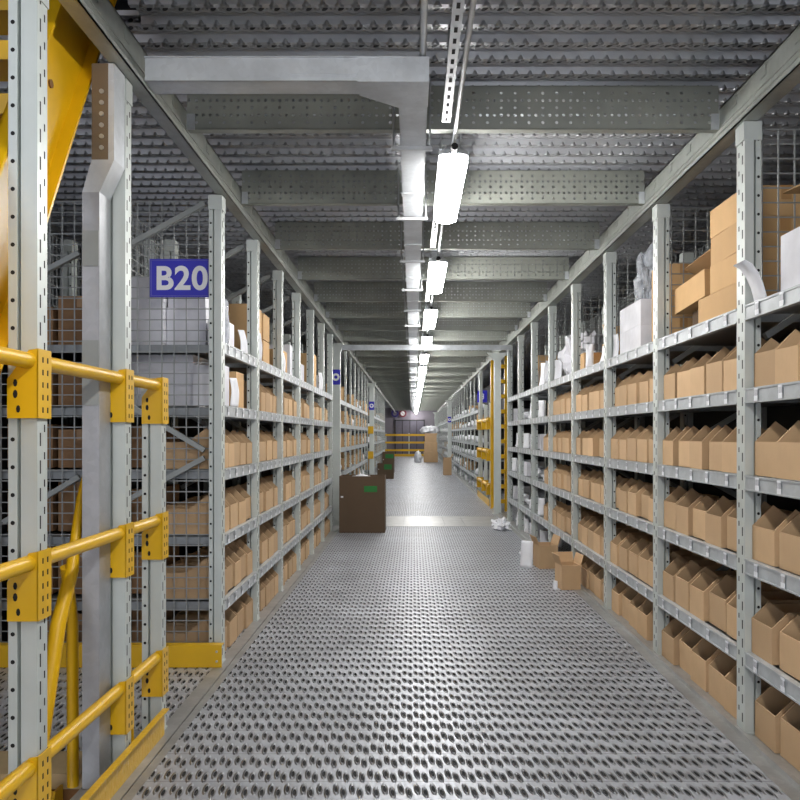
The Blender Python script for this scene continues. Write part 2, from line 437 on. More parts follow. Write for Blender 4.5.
# ------------------------------------------------------------------ cartons, papers, bags
def carton(label,dims,loc,mat='card2',rotz=0,name='carton',tape=True,rot=None,group=None,cat='carton'):
    L,W,Hh=dims            # x, y, z
    t=thing(name,label,cat,loc,rotz,group)
    if rot: t.rotation_euler=rot
    g=.0015
    b=MB().box(-L/2,L/2,-W/2,W/2,0,Hh-.003)
    b.box(-L/2,-g,-W/2,W/2,Hh-.003,Hh).box(g,L/2,-W/2,W/2,Hh-.003,Hh)
    put('carton_body',b.mesh('carton_body',M[mat]),t)
    if tape:
        b=MB().box(-.022,.022,-W/2-.0006,W/2+.0006,Hh,Hh+.0008)
        b.box(-.022,.022,-W/2-.0012,-W/2-.0002,Hh-.06,Hh).box(-.022,.022,W/2+.0002,W/2+.0012,Hh-.06,Hh)
        put('tape',b.mesh('tape',M['tape']),t)
    return t
def open_carton(label,dims,loc,mat='card2',rotz=0,flaps=(1,1,1,1),rot=None,name='open_carton',fl=.14):
    L,W,Hh=dims;t=thing(name,label,'carton',loc,rotz)
    if rot:t.rotation_euler=rot
    k=.006;b=MB().box(-L/2,L/2,-W/2,W/2,0,k)
    b.box(-L/2,-L/2+k,-W/2,W/2,k,Hh).box(L/2-k,L/2,-W/2,W/2,k,Hh).box(-L/2+k,L/2-k,-W/2,-W/2+k,k,Hh).box(-L/2+k,L/2-k,W/2-k,W/2,k,Hh)
    put('carton_body',b.mesh('carton_body',M[mat]),t)
    for q,(on) in enumerate(flaps):
        if not on: continue
        a=on if on!=1 else .9            # tilt outwards from upright
        s,c=math.sin(a)*fl,math.cos(a)*fl
        if q==0: b=MB().bar((-L/2,0,Hh),(-L/2-s,0,Hh+c),W,.005,0,(1,0,.01))
        if q==1: b=MB().bar((L/2,0,Hh),(L/2+s,0,Hh+c),W,.005,0,(1,0,.01))
        if q==2: b=MB().bar((0,-W/2,Hh),(0,-W/2-s,Hh+c),L,.005,0,(0,1,.01))
        if q==3: b=MB().bar((0,W/2,Hh),(0,W/2+s,Hh+c),L,.005,0,(0,1,.01))
        put('carton_flap',b.mesh('carton_flap',M[mat]),t)
    return t
def sheet(label,loc,w,h,lean,curl,rotz,name='paper_sheet',mat='paper',group=None):
    # leaning bent wad of paper: width along local y, height z
    w*=.62;b=MB();n=9;th=.0025
    def p(i,j):
        v=i/n;u=(j/4-.5)*w
        return (lean*v*h*.6+curl*math.sin(v*math.pi)*h*.12+.01*math.sin(j*1.7+v*4)*v, u*(1-.08*v), h*v*(1-abs(curl)*.2*v))
    vs=[];fs=[]
    for s_ in (0,th):
        for i in range(n+1):
            for j in range(5):
                q=p(i,j);vs.append((q[0]+s_,q[1],q[2]))
    o5=(n+1)*5
    for i in range(n):
        for j in range(4):
            a=i*5+j;fs+= [(a,a+1,a+6,a+5),(o5+a+5,o5+a+6,o5+a+1,o5+a)]
    for i in range(n):
        fs+=[(i*5,i*5+5,o5+i*5+5,o5+i*5),(i*5+4,o5+i*5+4,o5+i*5+9,i*5+9)]
    for j in range(4):
        fs+=[(j,o5+j,o5+j+1,j+1),(n*5+j,n*5+j+1,o5+n*5+j+1,o5+n*5+j)]
    b._add(vs,fs,0,True)
    o=put(name,b.mesh(name,M[mat]),None,loc,(0,0,rotz+(.85 if loc[0]>0 else -.85)))
    return tag(o,label,'paper',group)
def bag(label,loc,r,seed,mat='film',name='plastic_bag',sc=(1,1,1),cat='plastic bag',rough=.45,group=None,freq=2.2):
    bm=bmesh.new();bmesh.ops.create_icosphere(bm,subdivisions=4,radius=1)
    lo=1e9
    for v in bm.verts:
        n=v.co.normalized();k=1+rough*noise.noise(n*freq+Vector((seed,seed*.7,0)))+rough*.6*abs(noise.noise(n*freq*2.6+Vector((0,seed,3))))
        v.co=Vector((n.x*sc[0],n.y*sc[1],n.z*sc[2]))*k*r
        if v.co.z<-.55*r*sc[2]: v.co.z=-.55*r*sc[2]
        lo=min(lo,v.co.z)
    for v in bm.verts:v.co.z-=lo
    me=bpy.data.meshes.new(name);bm.to_mesh(me);bm.free()
    me.polygons.foreach_set('use_smooth',[rough<.6]*len(me.polygons));me.materials.append(M[mat])
    return tag(put(name,me,None,loc),label,cat,group)

zt=LEVR[4]+.005
# -- top shelf opposite the B20 sign
carton('white carton on top shelf beside first mesh divider, rack facing B20 sign',(.36,.42,.225),(1.56,2.98,zt),'white',tape=False)
open_carton('brown carton with one long flap pointing out, on the white carton',(.34,.45,.19),(1.64,2.80,zt+.227),'card2',flaps=(0,0,0,1.50),fl=.36)
cp=[(740,262),(747,266),(753,274),(758,285),(761,296),(762,303)]
b=MB();q=[((px-413)*3.30/F,1.2+(435-py)*3.30/F) for px,py in cp];q[-1]=(q[-1][0],zt+.006)
b._add([(x,yy,z) for yy in (3.25,3.36) for x,z in q]+[(x-.004,yy,z-.003) for yy in (3.25,3.36) for x,z in q],
 [f for i in range(5) for f in ((i,i+1,7+i,6+i),(12+i,18+i,19+i,13+i),(i,12+i,13+i,i+1),(6+i,7+i,19+i,18+i))],0,True)
tag(solo(b,'paper_strip',M['paper'],(1.34,3.3,zt)),'curved white paper strip leaning on the first full post, rack facing B20 sign','paper')
for i,(Hh,nm) in enumerate(((.145,'bottom carton of the tall kraft stack on the top shelf'),(.13,'second carton up in the tall kraft stack on the top shelf'),(.13,'third carton up in the tall kraft stack on the top shelf'),(.13,'topmost carton of the tall kraft stack on the top shelf'))):
    z=zt+(0,.1462,.2774,.4086)[i]
    y0,y1=(3.58,4.20) if i==0 else (3.60,4.03)
    carton(nm,(.34,y1-y0,Hh),(1.58,(y0+y1)/2,z),'card2',rotz=(.0,.01,-.012,.006)[i])
open_carton('tipped kraft carton with raised lid beside the tall kraft stack',(.30,.44,.135),(1.585,4.42,1.872),'card2',flaps=(0,-1.12,0,0),rot=(-.07,0,.03),fl=.27)
carton('low brown carton under the tipped open carton on the top shelf',(.26,.30,.132),(1.62,4.38,zt),'dcard',tape=True)
for i in range(4):
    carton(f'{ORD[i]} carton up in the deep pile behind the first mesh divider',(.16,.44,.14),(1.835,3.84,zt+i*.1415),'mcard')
bag('large crumpled clear plastic bag lying behind the tipped open carton',(1.845,4.40,zt+.262),.14,3,sc=(.22,1.2,1.15),rough=.5)
carton('brown carton under the large crumpled plastic bag on the top shelf',(.09,.34,.26),(1.845,4.40,zt),'card2')
bag('clear plastic bag bunched up on the grey white carton pair',(1.45,5.28,zt+.315),.12,8,sc=(.5,.75,1.5),rough=.6)
for i in range(3):
    carton(f'{ORD[i]} carton up in the brown pile beside the grey white carton pair',(.24,.22,.15),(1.535,4.93,zt+i*.1515),'card2')
for i in range(2):
    carton(('lower' if i==0 else 'upper')+' grey white carton of the pair on the top shelf, third bay',(.34,.52,.155),(1.56,5.45,zt+i*.1565),'white',tape=False)
sheet('white paper sheet leaning on the top shelf beyond the grey white carton pair',(1.375,5.79,zt),.10,.17,.1,.1,-.5)
open_carton('open kraft carton standing upright on the top shelf, fourth bay',(.26,.32,.22),(1.60,6.30,zt),'card2',flaps=(.3,.5,0,.4),fl=.1)
carton('kraft carton lying behind the upright open carton on the top shelf',(.22,.30,.2),(1.62,6.64,zt),'card2')
carton('small kraft carton with white label end at the far post of fourth bay',(.2,.16,.14),(1.47,6.88,zt),'card2')
sheet('white sheet standing between the kraft cartons on the top shelf',(1.36,6.55,zt),.1,.19,.1,-.2,.2)
sheet('white sheet tilted before the upright open carton on the top shelf',(1.37,6.12,zt),.14,.13,.5,.2,-.3)
bag('big white wrapped bundle with a raised corner on the top shelf, fifth bay',(1.56,7.75,zt),.2,15,'white','wrapped_bundle',(.8,1.3,1.25),'bundle',.6)
bag('white wrapped bundle leaning at the near post of the fifth bay',(1.50,7.30,zt),.065,21,'paper','wrapped_bundle',(.8,.9,1.3),'bundle',.6)
sheet('white sheet at the far post of the fifth bay, top shelf',(1.37,8.05,zt),.12,.2,.2,.15,.1)
bag('white pouch standing in the sixth bay of the top shelf',(1.46,8.75,zt),.11,31,'paper','white_pouch',(.6,.8,1.4),'pouch',.4)
sheet('first white sheet standing in the sixth bay of the top shelf',(1.36,8.55,zt),.12,.24,.2,-.2,.2)
sheet('second white sheet standing in the sixth bay of the top shelf',(1.38,9.15,zt),.12,.27,.25,.2,-.2)
open_carton('tall kraft carton with white tape in the seventh bay, top shelf',(.25,.3,.32),(1.55,9.95,zt),'card2',flaps=(.3,.4,.2,0),fl=.08)
sheet('white sheet beside the tall kraft carton in the seventh bay',(1.39,9.72,zt),.13,.22,.2,.2,.1)
# -- loose stock in the far half of that rack
pk=0
for bay in (5,6,7):
    for lev in (0,1,2,3,4):
        z=(LEVR[lev-1]+.005) if lev else .004
        for q in range(2):
            y=right1.y0+1.217*bay+.45+q*.42
            if bay==5 and q==0: continue
            lab=f'{"near" if q==0 else "far"} white stock on the {LNAME[lev]}, {ORD[bay]} bay, {WR}'
            if (bay+lev+q)%3==0: carton(lab.replace('white stock','white carton'),(.22,.13,.17),(1.48,y,z),'white',tape=False,rotz=random.uniform(-.15,.15))
            elif (bay+lev+q)%3==1: sheet(lab.replace('stock','sheet'),(1.38,y,z),.13,.19,random.uniform(.0,.4),random.uniform(-.25,.25),random.uniform(-.4,.4))
            else: bag(lab.replace('stock','packet'),(1.50,y,z),.09,bay*7+lev*3+q,'paper','white_packet',(.9,1.1,.75),'packet',.5)
# cartons spilled into the aisle at the foot of that rack
open_carton('brown carton standing in the aisle with white paper hanging out, farther one',(.17,.24,.21),(1.205,7.74,.0),'card',rotz=.1,flaps=(.4,.3,0,0),fl=.08)
sheet('white paper hanging over the farther brown carton in the aisle',(1.02,7.68,.0),.2,.25,.25,-.2,.15)
open_carton('brown carton standing in the aisle with a flap open, nearer one',(.15,.20,.19),(1.215,6.68,.0),'card',rotz=.1,flaps=(.3,.3,0,.3),fl=.08)
sheet('small white note on the nearer brown carton in the aisle',(1.10,6.58,.0),.06,.07,.3,0,.3)
bag('white crumpled paper on the floor at the foot of the sixth bay',(1.18,8.45,.0),.1,44,'paper','crumpled_paper',(.9,1.5,.5),'paper',.7)
bag('white crumpled paper on the floor at the far foot post of rack facing B20 sign',(1.13,10.9,.0),.12,47,'paper','crumpled_paper',(.8,1.8,.6),'paper',.7)

# -- stock in the B20 rack
zl=LEVL[4]+.005
for i,(x,y,L_,W_,Hh,z,nm) in enumerate(((-1.27,4.93,.22,.34,.22,zl,'lower front'),(-1.27,4.93,.21,.32,.20,zl+.222,'upper front'),(-1.48,4.88,.19,.36,.24,zl,'lower rear'),(-1.475,4.86,.18,.30,.14,zl+.242,'upper rear'))):
    carton(f'white carton behind the mesh at the blue B20 sign, {nm} of four',(L_,W_,Hh),(x,y,z),'white',tape=False)
z4=LEVL[3]+.005
for i,(Hh) in enumerate((.11,.085,.085)):
    carton(f'flat white carton {ORD[i]} from bottom behind the mesh on the shelf below B20',(.37,.36,Hh),(-1.395,4.86,z4+(0,.1115,.1975)[i]),'white',tape=False)
carton('white carton at the near post of the fourth shelf, rack with B20 sign',(.16,.16,.22),(-1.11,4.68,z4),'white',tape=False)
sheet('creased white sheet leaning on the white carton beside the near post',(-1.015,4.82,z4),.12,.17,.0,.2,.4)
carton('brown carton beside the white carton on the fourth shelf, rack with B20 sign',(.16,.22,.21),(-1.11,5.06,z4),'card2')
bag('crumpled film at the near post of the top shelf, rack with B20 sign',(-1.055,4.66,zl),.055,51,'film','plastic_bag',(.7,.8,3.2),'plastic bag',.5)
carton('white printed carton on the top shelf beside the crumpled film',(.11,.18,.14),(-1.09,4.83,zl),'white',tape=False)
sheet('white sheet leaning on the top shelf before the second post',(-1.03,5.18,zl),.1,.15,-.2,.15,.3)
for i in range(2):
    carton(f'{"lower" if i==0 else "upper"} near kraft carton of the four-carton block on the top shelf, rack with B20 sign',(.34,.34,.19),(-1.24,5.84,zl+i*.1915),'card2')
    carton(f'{"lower" if i==0 else "upper"} far kraft carton of the four-carton block on the top shelf, rack with B20 sign',(.32,.26,.185),(-1.23,6.20,zl+i*.1915),'card2')
sheet('white sheet standing before the four-carton kraft block',(-1.02,5.60,zl),.1,.18,0,.1,.2)
carton('kraft carton in the third bay of the top shelf, rack with B20 sign',(.3,.34,.19),(-1.2,6.92,zl),'card2')
sheet('white sheet leaning on the kraft carton in the third top bay',(-1.02,6.62,zl),.1,.15,0,.2,.2)
carton('tall pale carton next to the kraft carton in the third top bay',(.22,.14,.27),(-1.15,7.26,zl),'white',tape=False)
bag('wrapped pouch with yellow green top in the fourth top bay',(-1.14,7.85,zl),.12,61,'paper','white_pouch',(.7,1.,1.5),'pouch',.5)
carton('yellow green packet on top of the wrapped pouch carton',(.1,.16,.08),(-1.18,8.15,zl+.181),'green',tape=False,name='green_packet',cat='packet')
carton('pale carton under the yellow green packet in the fourth top bay',(.24,.24,.18),(-1.18,8.15,zl),'white')
carton('tall kraft carton in the fifth top bay, rack with B20 sign',(.28,.36,.36),(-1.19,9.05,zl),'card2')
sheet('white sheet beside the tall kraft carton in the fifth top bay',(-1.02,9.36,zl),.1,.2,0,.2,.2)
carton('pale carton in the last top bay before the round sign column',(.26,.3,.2),(-1.2,10.0,zl),'white')
# deep cartons seen through the end mesh
for lev in range(4):
    z=(LEVL[lev-1]+.005) if lev else .004
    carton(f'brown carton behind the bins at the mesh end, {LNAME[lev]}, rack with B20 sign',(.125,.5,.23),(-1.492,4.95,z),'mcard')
for lev in range(6):
    z=(LEVL[lev-1]+.005) if lev else .004
    for q in range(2):
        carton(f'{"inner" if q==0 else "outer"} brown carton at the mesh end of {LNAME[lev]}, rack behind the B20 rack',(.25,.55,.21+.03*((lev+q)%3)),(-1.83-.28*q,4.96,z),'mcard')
# -- small stock on the far racks
def far_stock(k,where,p_white,per,skip):
    base=None
    for bay in range(k.nb):
        for lev in range(6):
            z=(k.lev[lev-1]+.005) if lev else .004
            for q in range(per):
                if random.random()<skip: continue
                y=k.y0+k.pitch*bay+.32+q*(k.pitch-.3)/per+random.uniform(-.05,.05)
                x=k.side*(k.R+.135)
                nm='near' if q==0 else ('far' if q==per-1 else 'middle')
                if random.random()<p_white:
                    o=copy_thing(PK[random.randrange(3)],(x,y,z),random.uniform(-.4,.4))
                    tag(o,f'{nm} white packet, {LNAME[lev]}, {ORD[bay]} bay, {where}','packet','white packets on the '+where)
                else:
                    o=copy_thing(CT[random.randrange(2)],(x,y,z),random.uniform(-.06,.06))
                    tag(o,f'{nm} small brown carton, {LNAME[lev]}, {ORD[bay]} bay, {where}','carton','small brown cartons on the '+where)
PK=[];CT=[]
def proto_packet(i):
    bm=bmesh.new();bmesh.ops.create_icosphere(bm,subdivisions=2,radius=1)
    for v in bm.verts:
        n=v.co.normalized();k=1+.5*noise.noise(n*2+Vector((i*5,1,0)))
        v.co=Vector((n.x*.10,n.y*.12,n.z*.09))*k
        v.co.z=max(v.co.z,-.06)+.06
    me=bpy.data.meshes.new('white_packet');bm.to_mesh(me);bm.free();me.materials.append(M['paper']);return me
PKM=[proto_packet(i) for i in range(3)]
CTM=[MB().box(-.12,.12,-.11,.11,0,h).box(-.12,-.002,-.11,.11,h,h+.004).box(.002,.12,-.11,.11,h,h+.004).mesh('small_carton',M['card2']) for h in (.17,.22)]
class P0:  # prototypes hold mesh data only; copies are made straight from the data
    def __init__(s,n,me): s.n=n;s.me=me
PK=[P0('white_packet',m) for m in PKM];CT=[P0('small_carton',m) for m in CTM]
def copy_thing(p,loc,rz):
    o=put(p.n,p.me,None,loc,(0,0,rz));o.scale=(random.uniform(.75,1.05),random.uniform(.7,1.05),random.uniform(.7,1.10));return o
far_stock(left2,'rack past round-sign column',.45,2,.15)
far_stock(right2,'rack past yellow ladder',.9,2,.32)
far_stock(left3,'rack past yellow-bracket column',.6,1,.15)
far_stock(right3,'farthest rack by white bag',.85,1,.3)

# ------------------------------------------------------------------ longitudinal and cross beams
def c_beam(x,s,y0,y1,z0,z1,lip):
    b=MB().box(x,x+s*.008,y0,y1,z0,z1)
    b.box(x-s*lip,x,y0,y1,z0,z0+.006).box(x,x+s*lip,y0,y1,z1-.006,z1).box(x-s*lip,x-s*(lip-.004),y0,y1,z0,z0+.022)
    y=y0+.3
    while y<min(y1,20):
        b.box(x-s*.003,x,y,y+.05,z1-.06,z1-.02);y+=.3
    for q in (.3,.42,.54): b.box(x-s*.004,x,y0,y1,z0+(z1-z0)*q,z0+(z1-z0)*q+.006)
    return b
o=solo(c_beam(1.372,1,1.5,48.4,HP+.002,2.66,.06),'longitudinal_beam',M['edge'],(1.372,1.5,HP));tag(o,'long grey steel beam on the post tops of the rack facing the B20 sign','beam',None,'thing')
o=solo(c_beam(-1.02,-1,1.5,48.4,HP+.002,2.66,.05),'longitudinal_beam',M['edge'],(-1.02,1.5,HP));tag(o,'long grey steel beam on the post tops above the B20 rack','beam',None,'thing')
bw=2.376
bb=MB().box(-bw/2,bw/2,0,.006,-.098,.098).box(-bw/2,bw/2,0,.05,-.098,-.092).box(-bw/2,bw/2,0,.05,.092,.098)
bme=bb.mesh('cross_beam',M['beam'])
clip=MB().box(bw/2-.035,bw/2+.0,-.008,-.001,-.10,-.03).mesh('beam_bracket',M['tray'])
clip2=MB().box(-bw/2,-bw/2+.035,-.008,-.001,-.10,-.03).mesh('beam_bracket',M['tray'])
nb=0
y=3.80-1.217
while y<YE-.3:
    o=put('cross_beam',bme,None,(.178,y,2.664));i=nb;nb+=1
    if i==0: tag(o,'perforated cross beam overhead in front of the cable tray corner','beam','perforated cross beams','thing')
    else: tag(o,f'perforated grey cross beam overhead, {ordinal(i-1)} beyond the cable tray corner','beam','perforated cross beams','thing')
    if i<8:
        put('beam_bracket',clip,o);put('beam_bracket',clip2,o)
    y+=1.217
# ------------------------------------------------------------------ cable tray, conduits, lamps
zt0,zt1=2.474,2.560
t=thing('cable_tray','galvanised cable tray overhead from the yellow stair riser, turning along the aisle','cable tray',(0,3.08,zt0))
b=MB().box(-.965,.056,3.06,3.064,zt0,zt1).box(-.965,.056,3.176,3.18,zt0,zt1).box(-.965,.056,3.06,3.18,zt0,zt0+.004)
b.box(-.965,-.02,3.050,3.06,zt1-.004,zt1).box(-.965,.0,3.055,3.06,zt0,zt0+.012).box(-.45,-.17,3.056,3.06,zt0+.024,zt1-.012)
build(b,'tray_run',M['tray'],t)
b=MB().prism([(-.056,3.06),(.056,3.06),(.056,3.30),(-.056,3.30),(-.20,3.18),(-.20,3.06)],'z',zt0-.004,zt0);b.box(.052,.058,3.06,3.3,zt0,zt1);b.box(-.2,.058,3.054,3.06,zt0-.004,zt1)
build(b,'tray_corner',M['tray'],t)
yy=3.30;k=0
while yy<YE-2:
    ln=1.20
    b=MB().box(-.054,.054,yy+.004,yy+ln-.004,zt0,zt0+.004).box(-.056,-.052,yy+.004,yy+ln-.004,zt0,zt1).box(.052,.056,yy+.004,yy+ln-.004,zt0,zt1)
    b.box(-.060,.060,yy+ln-.03,yy+ln+.03,zt0-.004,zt0+.0)
    b.box(-.060,-.056,yy+ln-.03,yy+ln+.03,zt0,zt1).box(.056,.060,yy+ln-.03,yy+ln+.03,zt0,zt1)
    build(b,'tray_section',M['tray'],t);yy+=ln;k+=1
for i in range(30):
    y=3.74+1.217*i
    b=MB().box(-.095,.085,y-.012,y+.012,zt0-.022,zt0-.006);
    b.tube([(-.085,y,zt0-.02),(-.085,y,2.8)],.005,6).tube([(.075,y,zt0-.02),(.075,y,2.8)],.005,6)
    build(b,'tray_hanger',M['conduit'],t)
# riser tray
t=thing('cable_riser','galvanised vertical cable trunking with a kink, standing behind the yellow hand rail','cable trunking',(-1.085,2.93,0))
X0,X1,YA,YB=-1.117,-1.059,2.87,2.974
b=MB().box(X0,X1,YA,YB,.004,2.02);build(b,'lower_trunking',M['riser'],t)
for z0,z1 in ((1.30,1.52),(1.77,1.89)): build(MB().box(X0+.001,X1-.001,YA-.004,YA-.0005,z0,z1),'joint_plate',M['brace'],t)
b=MB();b._add([(X0,YA,2.02),(X1,YA,2.02),(X1,YB,2.02),(X0,YB,2.02),(X0+.032,YA,2.13),(X1+.05,YA,2.13),(X1+.05,YB,2.13),(X0+.032,YB,2.13)],
 [(0,1,5,4),(1,2,6,5),(2,3,7,6),(3,0,4,7),(4,5,6,7),(0,3,2,1)]);build(b,'kink_section',M['tray'],t)
build(MB().box(X0+.032,X1+.030,YA,YB,2.13,2.455),'upper_cover',M['cover'],t)
build(MB().box(X1+.030,X1+.05,YA,YB,2.13,2.455),'upper_side_flange',M['tray'],t)
for i in range(6):
    z=2.17+i*.038;b=MB().tube([(X1+.008,YA-.0005,z),(X1+.008,YA-.005,z)],.008,10);build(b,'fixing_bolt',M['conduit'],t)
# conduits and strut channel
o=solo(MB().tube([(.036,3.2,2.575),(.036,-1,2.575)],.012,10),'conduit',M['conduit'],(.036,3.2,2.575));tag(o,'thin steel conduit overhead running from the cable tray corner toward the viewer','conduit')
o=solo(MB().tube([(.188,-1.5,2.552),(.188,41,2.552)],.010,10),'conduit',M['conduit'],(.188,-1.5,2.552));tag(o,'thin steel conduit overhead joining the row of lit lamps','conduit')
sm=MB().box(-.018,-.015,0,2.1,0,.016).box(.015,.018,0,2.1,0,.016).box(-.018,.018,0,2.1,-.003,0)
for q in range(26): sm.box(-.006,.006,.05+q*.08,.085+q*.08,-.0042,-.003,1)
sme=sm.mesh('strut_channel',[M['conduit'],M['dark']])
for i in range(8):
    y=1.55+2.434*i
    o=put('strut_channel',sme,None,(.142,y,2.546));tag(o,f'slotted steel strut channel beside lamp conduit, {ORD[i]} along the aisle','strut channel','slotted strut channels')
    put('rod',MB().tube([(0,.3,.0),(0,.3,.25)],.005,6).mesh('rod',M['conduit']),o);put('rod',MB().tube([(0,1.8,.0),(0,1.8,.25)],.005,6).mesh('rod',M['conduit']),o)
# lamps
def lamp_meshes():
    L=1.045;w=.13;n=10
    outl=[];r=w/2
    for k in range(n+1): a=math.pi+math.pi*k/n; outl.append((r*math.cos(a),.045+.045*math.sin(a)))
    for k in range(n+1): a=math.pi*k/n; outl.append((r*math.cos(a),L-.045+.045*math.sin(a)))
    def ring(s,z): return [((x)*s,(y-L/2)*(1-(1-s)*.25)+L/2,z) for x,y in outl]
    b=MB();rs=[ring(1,.0),ring(1,-.03),ring(.9,-.06),ring(.6,-.075)];m=len(outl)
    vs=[v for r_ in rs for v in r_];fs=[]
    for i in range(3):
        for k in range(m): fs.append((i*m+k,i*m+(k+1)%m,(i+1)*m+(k+1)%m,(i+1)*m+k))
    b._add(vs,fs,0,True);b._add(rs[-1],[tuple(range(m))]);b._add(rs[0],[tuple(range(m))])
    h=MB();rs=[ring(1.06,.0005),ring(1.06,.02),ring(.7,.045)];vs=[v for r_ in rs for v in r_];fs=[]
    for i in range(2):
        for k in range(m): fs.append((i*m+k,i*m+(k+1)%m,(i+1)*m+(k+1)%m,(i+1)*m+k))
    h._add(vs,fs,0,True);h._add(rs[-1],[tuple(range(m))]);h._add(rs[0],[tuple(range(m))])
    return b.mesh('diffuser',M['lamp']),h.mesh('housing',M['house']),MB().tube([(0,-.07,.012),(0,.005,.012)],.016,10).mesh('end_gland',M['dark'])
dm,hm,gm=lamp_meshes();rm_=MB().tube([(0,0,.044),(0,0,.275)],.004,6).mesh('hanger_rod',M['conduit'])
for i in range(-2,19):  # the two farthest lamps are added to brighten the end wall
    y=3.90+2.434*i-(.35 if i<0 else 0)
    if i<0: lab=f'lit white strip lamp overhead, {["first","second"][-i-1]} before the cable tray corner'
    else: lab=f'lit white strip lamp overhead, {ORD[i]} beyond the cable tray corner'
    t=thing('strip_lamp',lab,'ceiling lamp',(.188,y,2.565-.075),0,'lit strip lamps along the aisle')
    put('diffuser',dm,t);put('housing',hm,t);put('end_gland',gm,t);put('hanger_rod',rm_,t,(.04,.2,0));put('hanger_rod',rm_,t,(.04,.85,0))

# ------------------------------------------------------------------ yellow guard rail at the stairwell
t=thing('guard_rail','yellow tube guard rail with three grey posts around the stairwell','guard rail',(-1.05,2.9,0))
um=upright_mesh(1.42,-1,.80,.062).mesh('rail_post',[M['post'],M['dark']])
umf=upright_mesh(HP-.006,-1,.80,.062).mesh('rail_post',[M['post'],M['dark']])
def rel(x,y,z): return (x-t.location[0],y-t.location[1],z)
PY=[(2.29,umf),(2.99,umf),(3.42,um)]
for y,me in PY: put('rail_post',me,t,rel(-1.012,y,.003))
put('rail_post',umf,t,rel(-1.012,1.3,.003))
for zi,z in enumerate((1.40,.855,.305)):
    for y0,y1 in ((.6,2.30),(2.30,2.995),(2.995,3.43)):
        b=MB().tube([(-1.032,y0,z),(-1.032,y1,z)],.0215,14);build(b,'hand_rail',M['yellow'],t)
    for y,_ in PY:
        # folded bracket: side cheek on the aisle face, front cheek, sloped top
        b=MB().box(-1.008,-1.004,y-.012,y+.070,z-.155,z+.032)
        b.prism([(-1.088,z-.155),(-1.006,z-.155),(-1.006,z+.032),(-1.03,z+.028),(-1.088,z-.05)],'y',y-.012,y-.006)
        b.prism([(-1.093,z-.155),(-1.006,z-.155),(-1.006,z+.032),(-1.093,z+.032)],'y',y+.064,y+.070)
        for (hx,hz,r) in ((-1.066,-.06,.008),(-1.066,-.09,.009),(-1.058,-.13,.008)):
            if hz<-.05: b.prism([(hx+r*.7*math.cos(a),z+hz+r*1.3*math.sin(a)) for a in [q*math.pi/4 for q in range(8)]],'y',y-.0128,y-.0118,1)
        for q in range(5): b.box(-1.0042,-1.0035,y+.012,y+.020,z-.14+q*.034,z-.125+q*.034,1);b.box(-1.0042,-1.0035,y+.042,y+.050,z-.14+q*.034,z-.125+q*.034,1)
        build(b,'rail_bracket',[M['yellow'],M['dark']],t)
b=MB().box(-1.0,-.994,.6,3.40,.003,.105).box(-1.0,-.975,.6,3.40,.102,.107)
build(b,'kick_plate',M['yellow2'],t)
# yellow kick plate across the rack end
t=thing('kick_plate','yellow kick plate standing on edge at the mesh end of the B20 rack','kick plate',(-1.7,4.38,0))
b=MB().box(-2.4,-.985,4.375,4.381,.003,.118).box(-2.4,-.985,4.381,4.43,.113,.118);build(b,'plate',M['yellow'],t)
b=MB()
for z in (.035,.085): b.tube([(-1.01,4.376,z),(-1.01,4.370,z)],.006,8)
build(b,'bolt_pair',M['conduit'],t)
# B20 sign
t=thing('row_sign','blue sign reading B20 in white letters on the mesh rack end','sign',(-1.23,4.495,2.03))
b=MB().box(-1.389,-1.073,4.488,4.494,1.928,2.130);build(b,'sign_plate',M['blue'],t)
b=MB()
for (x0,x1,z0,z1) in ((-1.384,-1.077,1.933,1.937),(-1.384,-1.077,2.121,2.125),(-1.384,-1.380,1.937,2.121),(-1.081,-1.077,1.937,2.121)): b.box(x0,x1,4.4865,4.488,z0,z1)
build(b,'sign_border',m_plain('pale_blue_line',(96,96,190),.4),t)
cu=bpy.data.curves.new('sign_text','FONT');cu.body='B20';cu.size=.172;cu.extrude=.0012;cu.offset=.0045;cu.align_x='CENTER';cu.space_character=1.06
tmp=bpy.data.objects.new('sign_text_curve',cu);C.objects.link(tmp)
bpy.context.view_layer.update()
me=bpy.data.meshes.new_from_object(tmp.evaluated_get(bpy.context.evaluated_depsgraph_get()));bpy.data.objects.remove(tmp)
me.materials.clear();me.materials.append(M['lett'])
o=put('sign_lettering',me,t,(-1.222-t.location[0],4.4868-4.495,1.970-2.03),(math.pi/2,0,0))

# ------------------------------------------------------------------ yellow stairs
t=thing('staircase','yellow steel staircase rising overhead beside the nearest grey rail post','staircase',(-1.5,2.2,0))
SL=1.633;ang=math.atan(SL)
def stringer(x):
    b=MB();y_at=lambda z:2.93+(z-2.46)/SL
    za,zb=.1,3.6
    b.prism([(y_at(za),za),(y_at(zb),zb),(y_at(zb)-.335,zb),(y_at(za)-.335,za)],'x',x,x+.008)
    for off in (0,-.335+.012):
        b.prism([(y_at(za)+off,za),(y_at(zb)+off,zb),(y_at(zb)+off-.012,zb),(y_at(za)+off-.012,za)],'x',x-.0,x+.05)
    for i in range(8):
        z=.5+i*.36;y=y_at(z)-.17
        b.tube([(x+.008,y,z),(x+.014,y,z)],.014,8,1)
    return b
build(stringer(-1.145),'stringer',[M['yellow'],M['brown']],t)
build(stringer(-1.90),'stringer',[M['yellow'],M['brown']],t)
for i in range(15):
    z=.25+i*.215;y=2.93+(z-2.46)/SL-.3
    b=MB().box(-1.89,-1.147,y,y+.22,z-.03,z).box(-1.89,-1.147,y-.004,y,z-.055,z+.003);build(b,'tread',M['yellow'],t)
t=thing('staircase','yellow steel staircase going down into the stairwell below the beige landing','staircase',(-1.5,2.6,-.1))
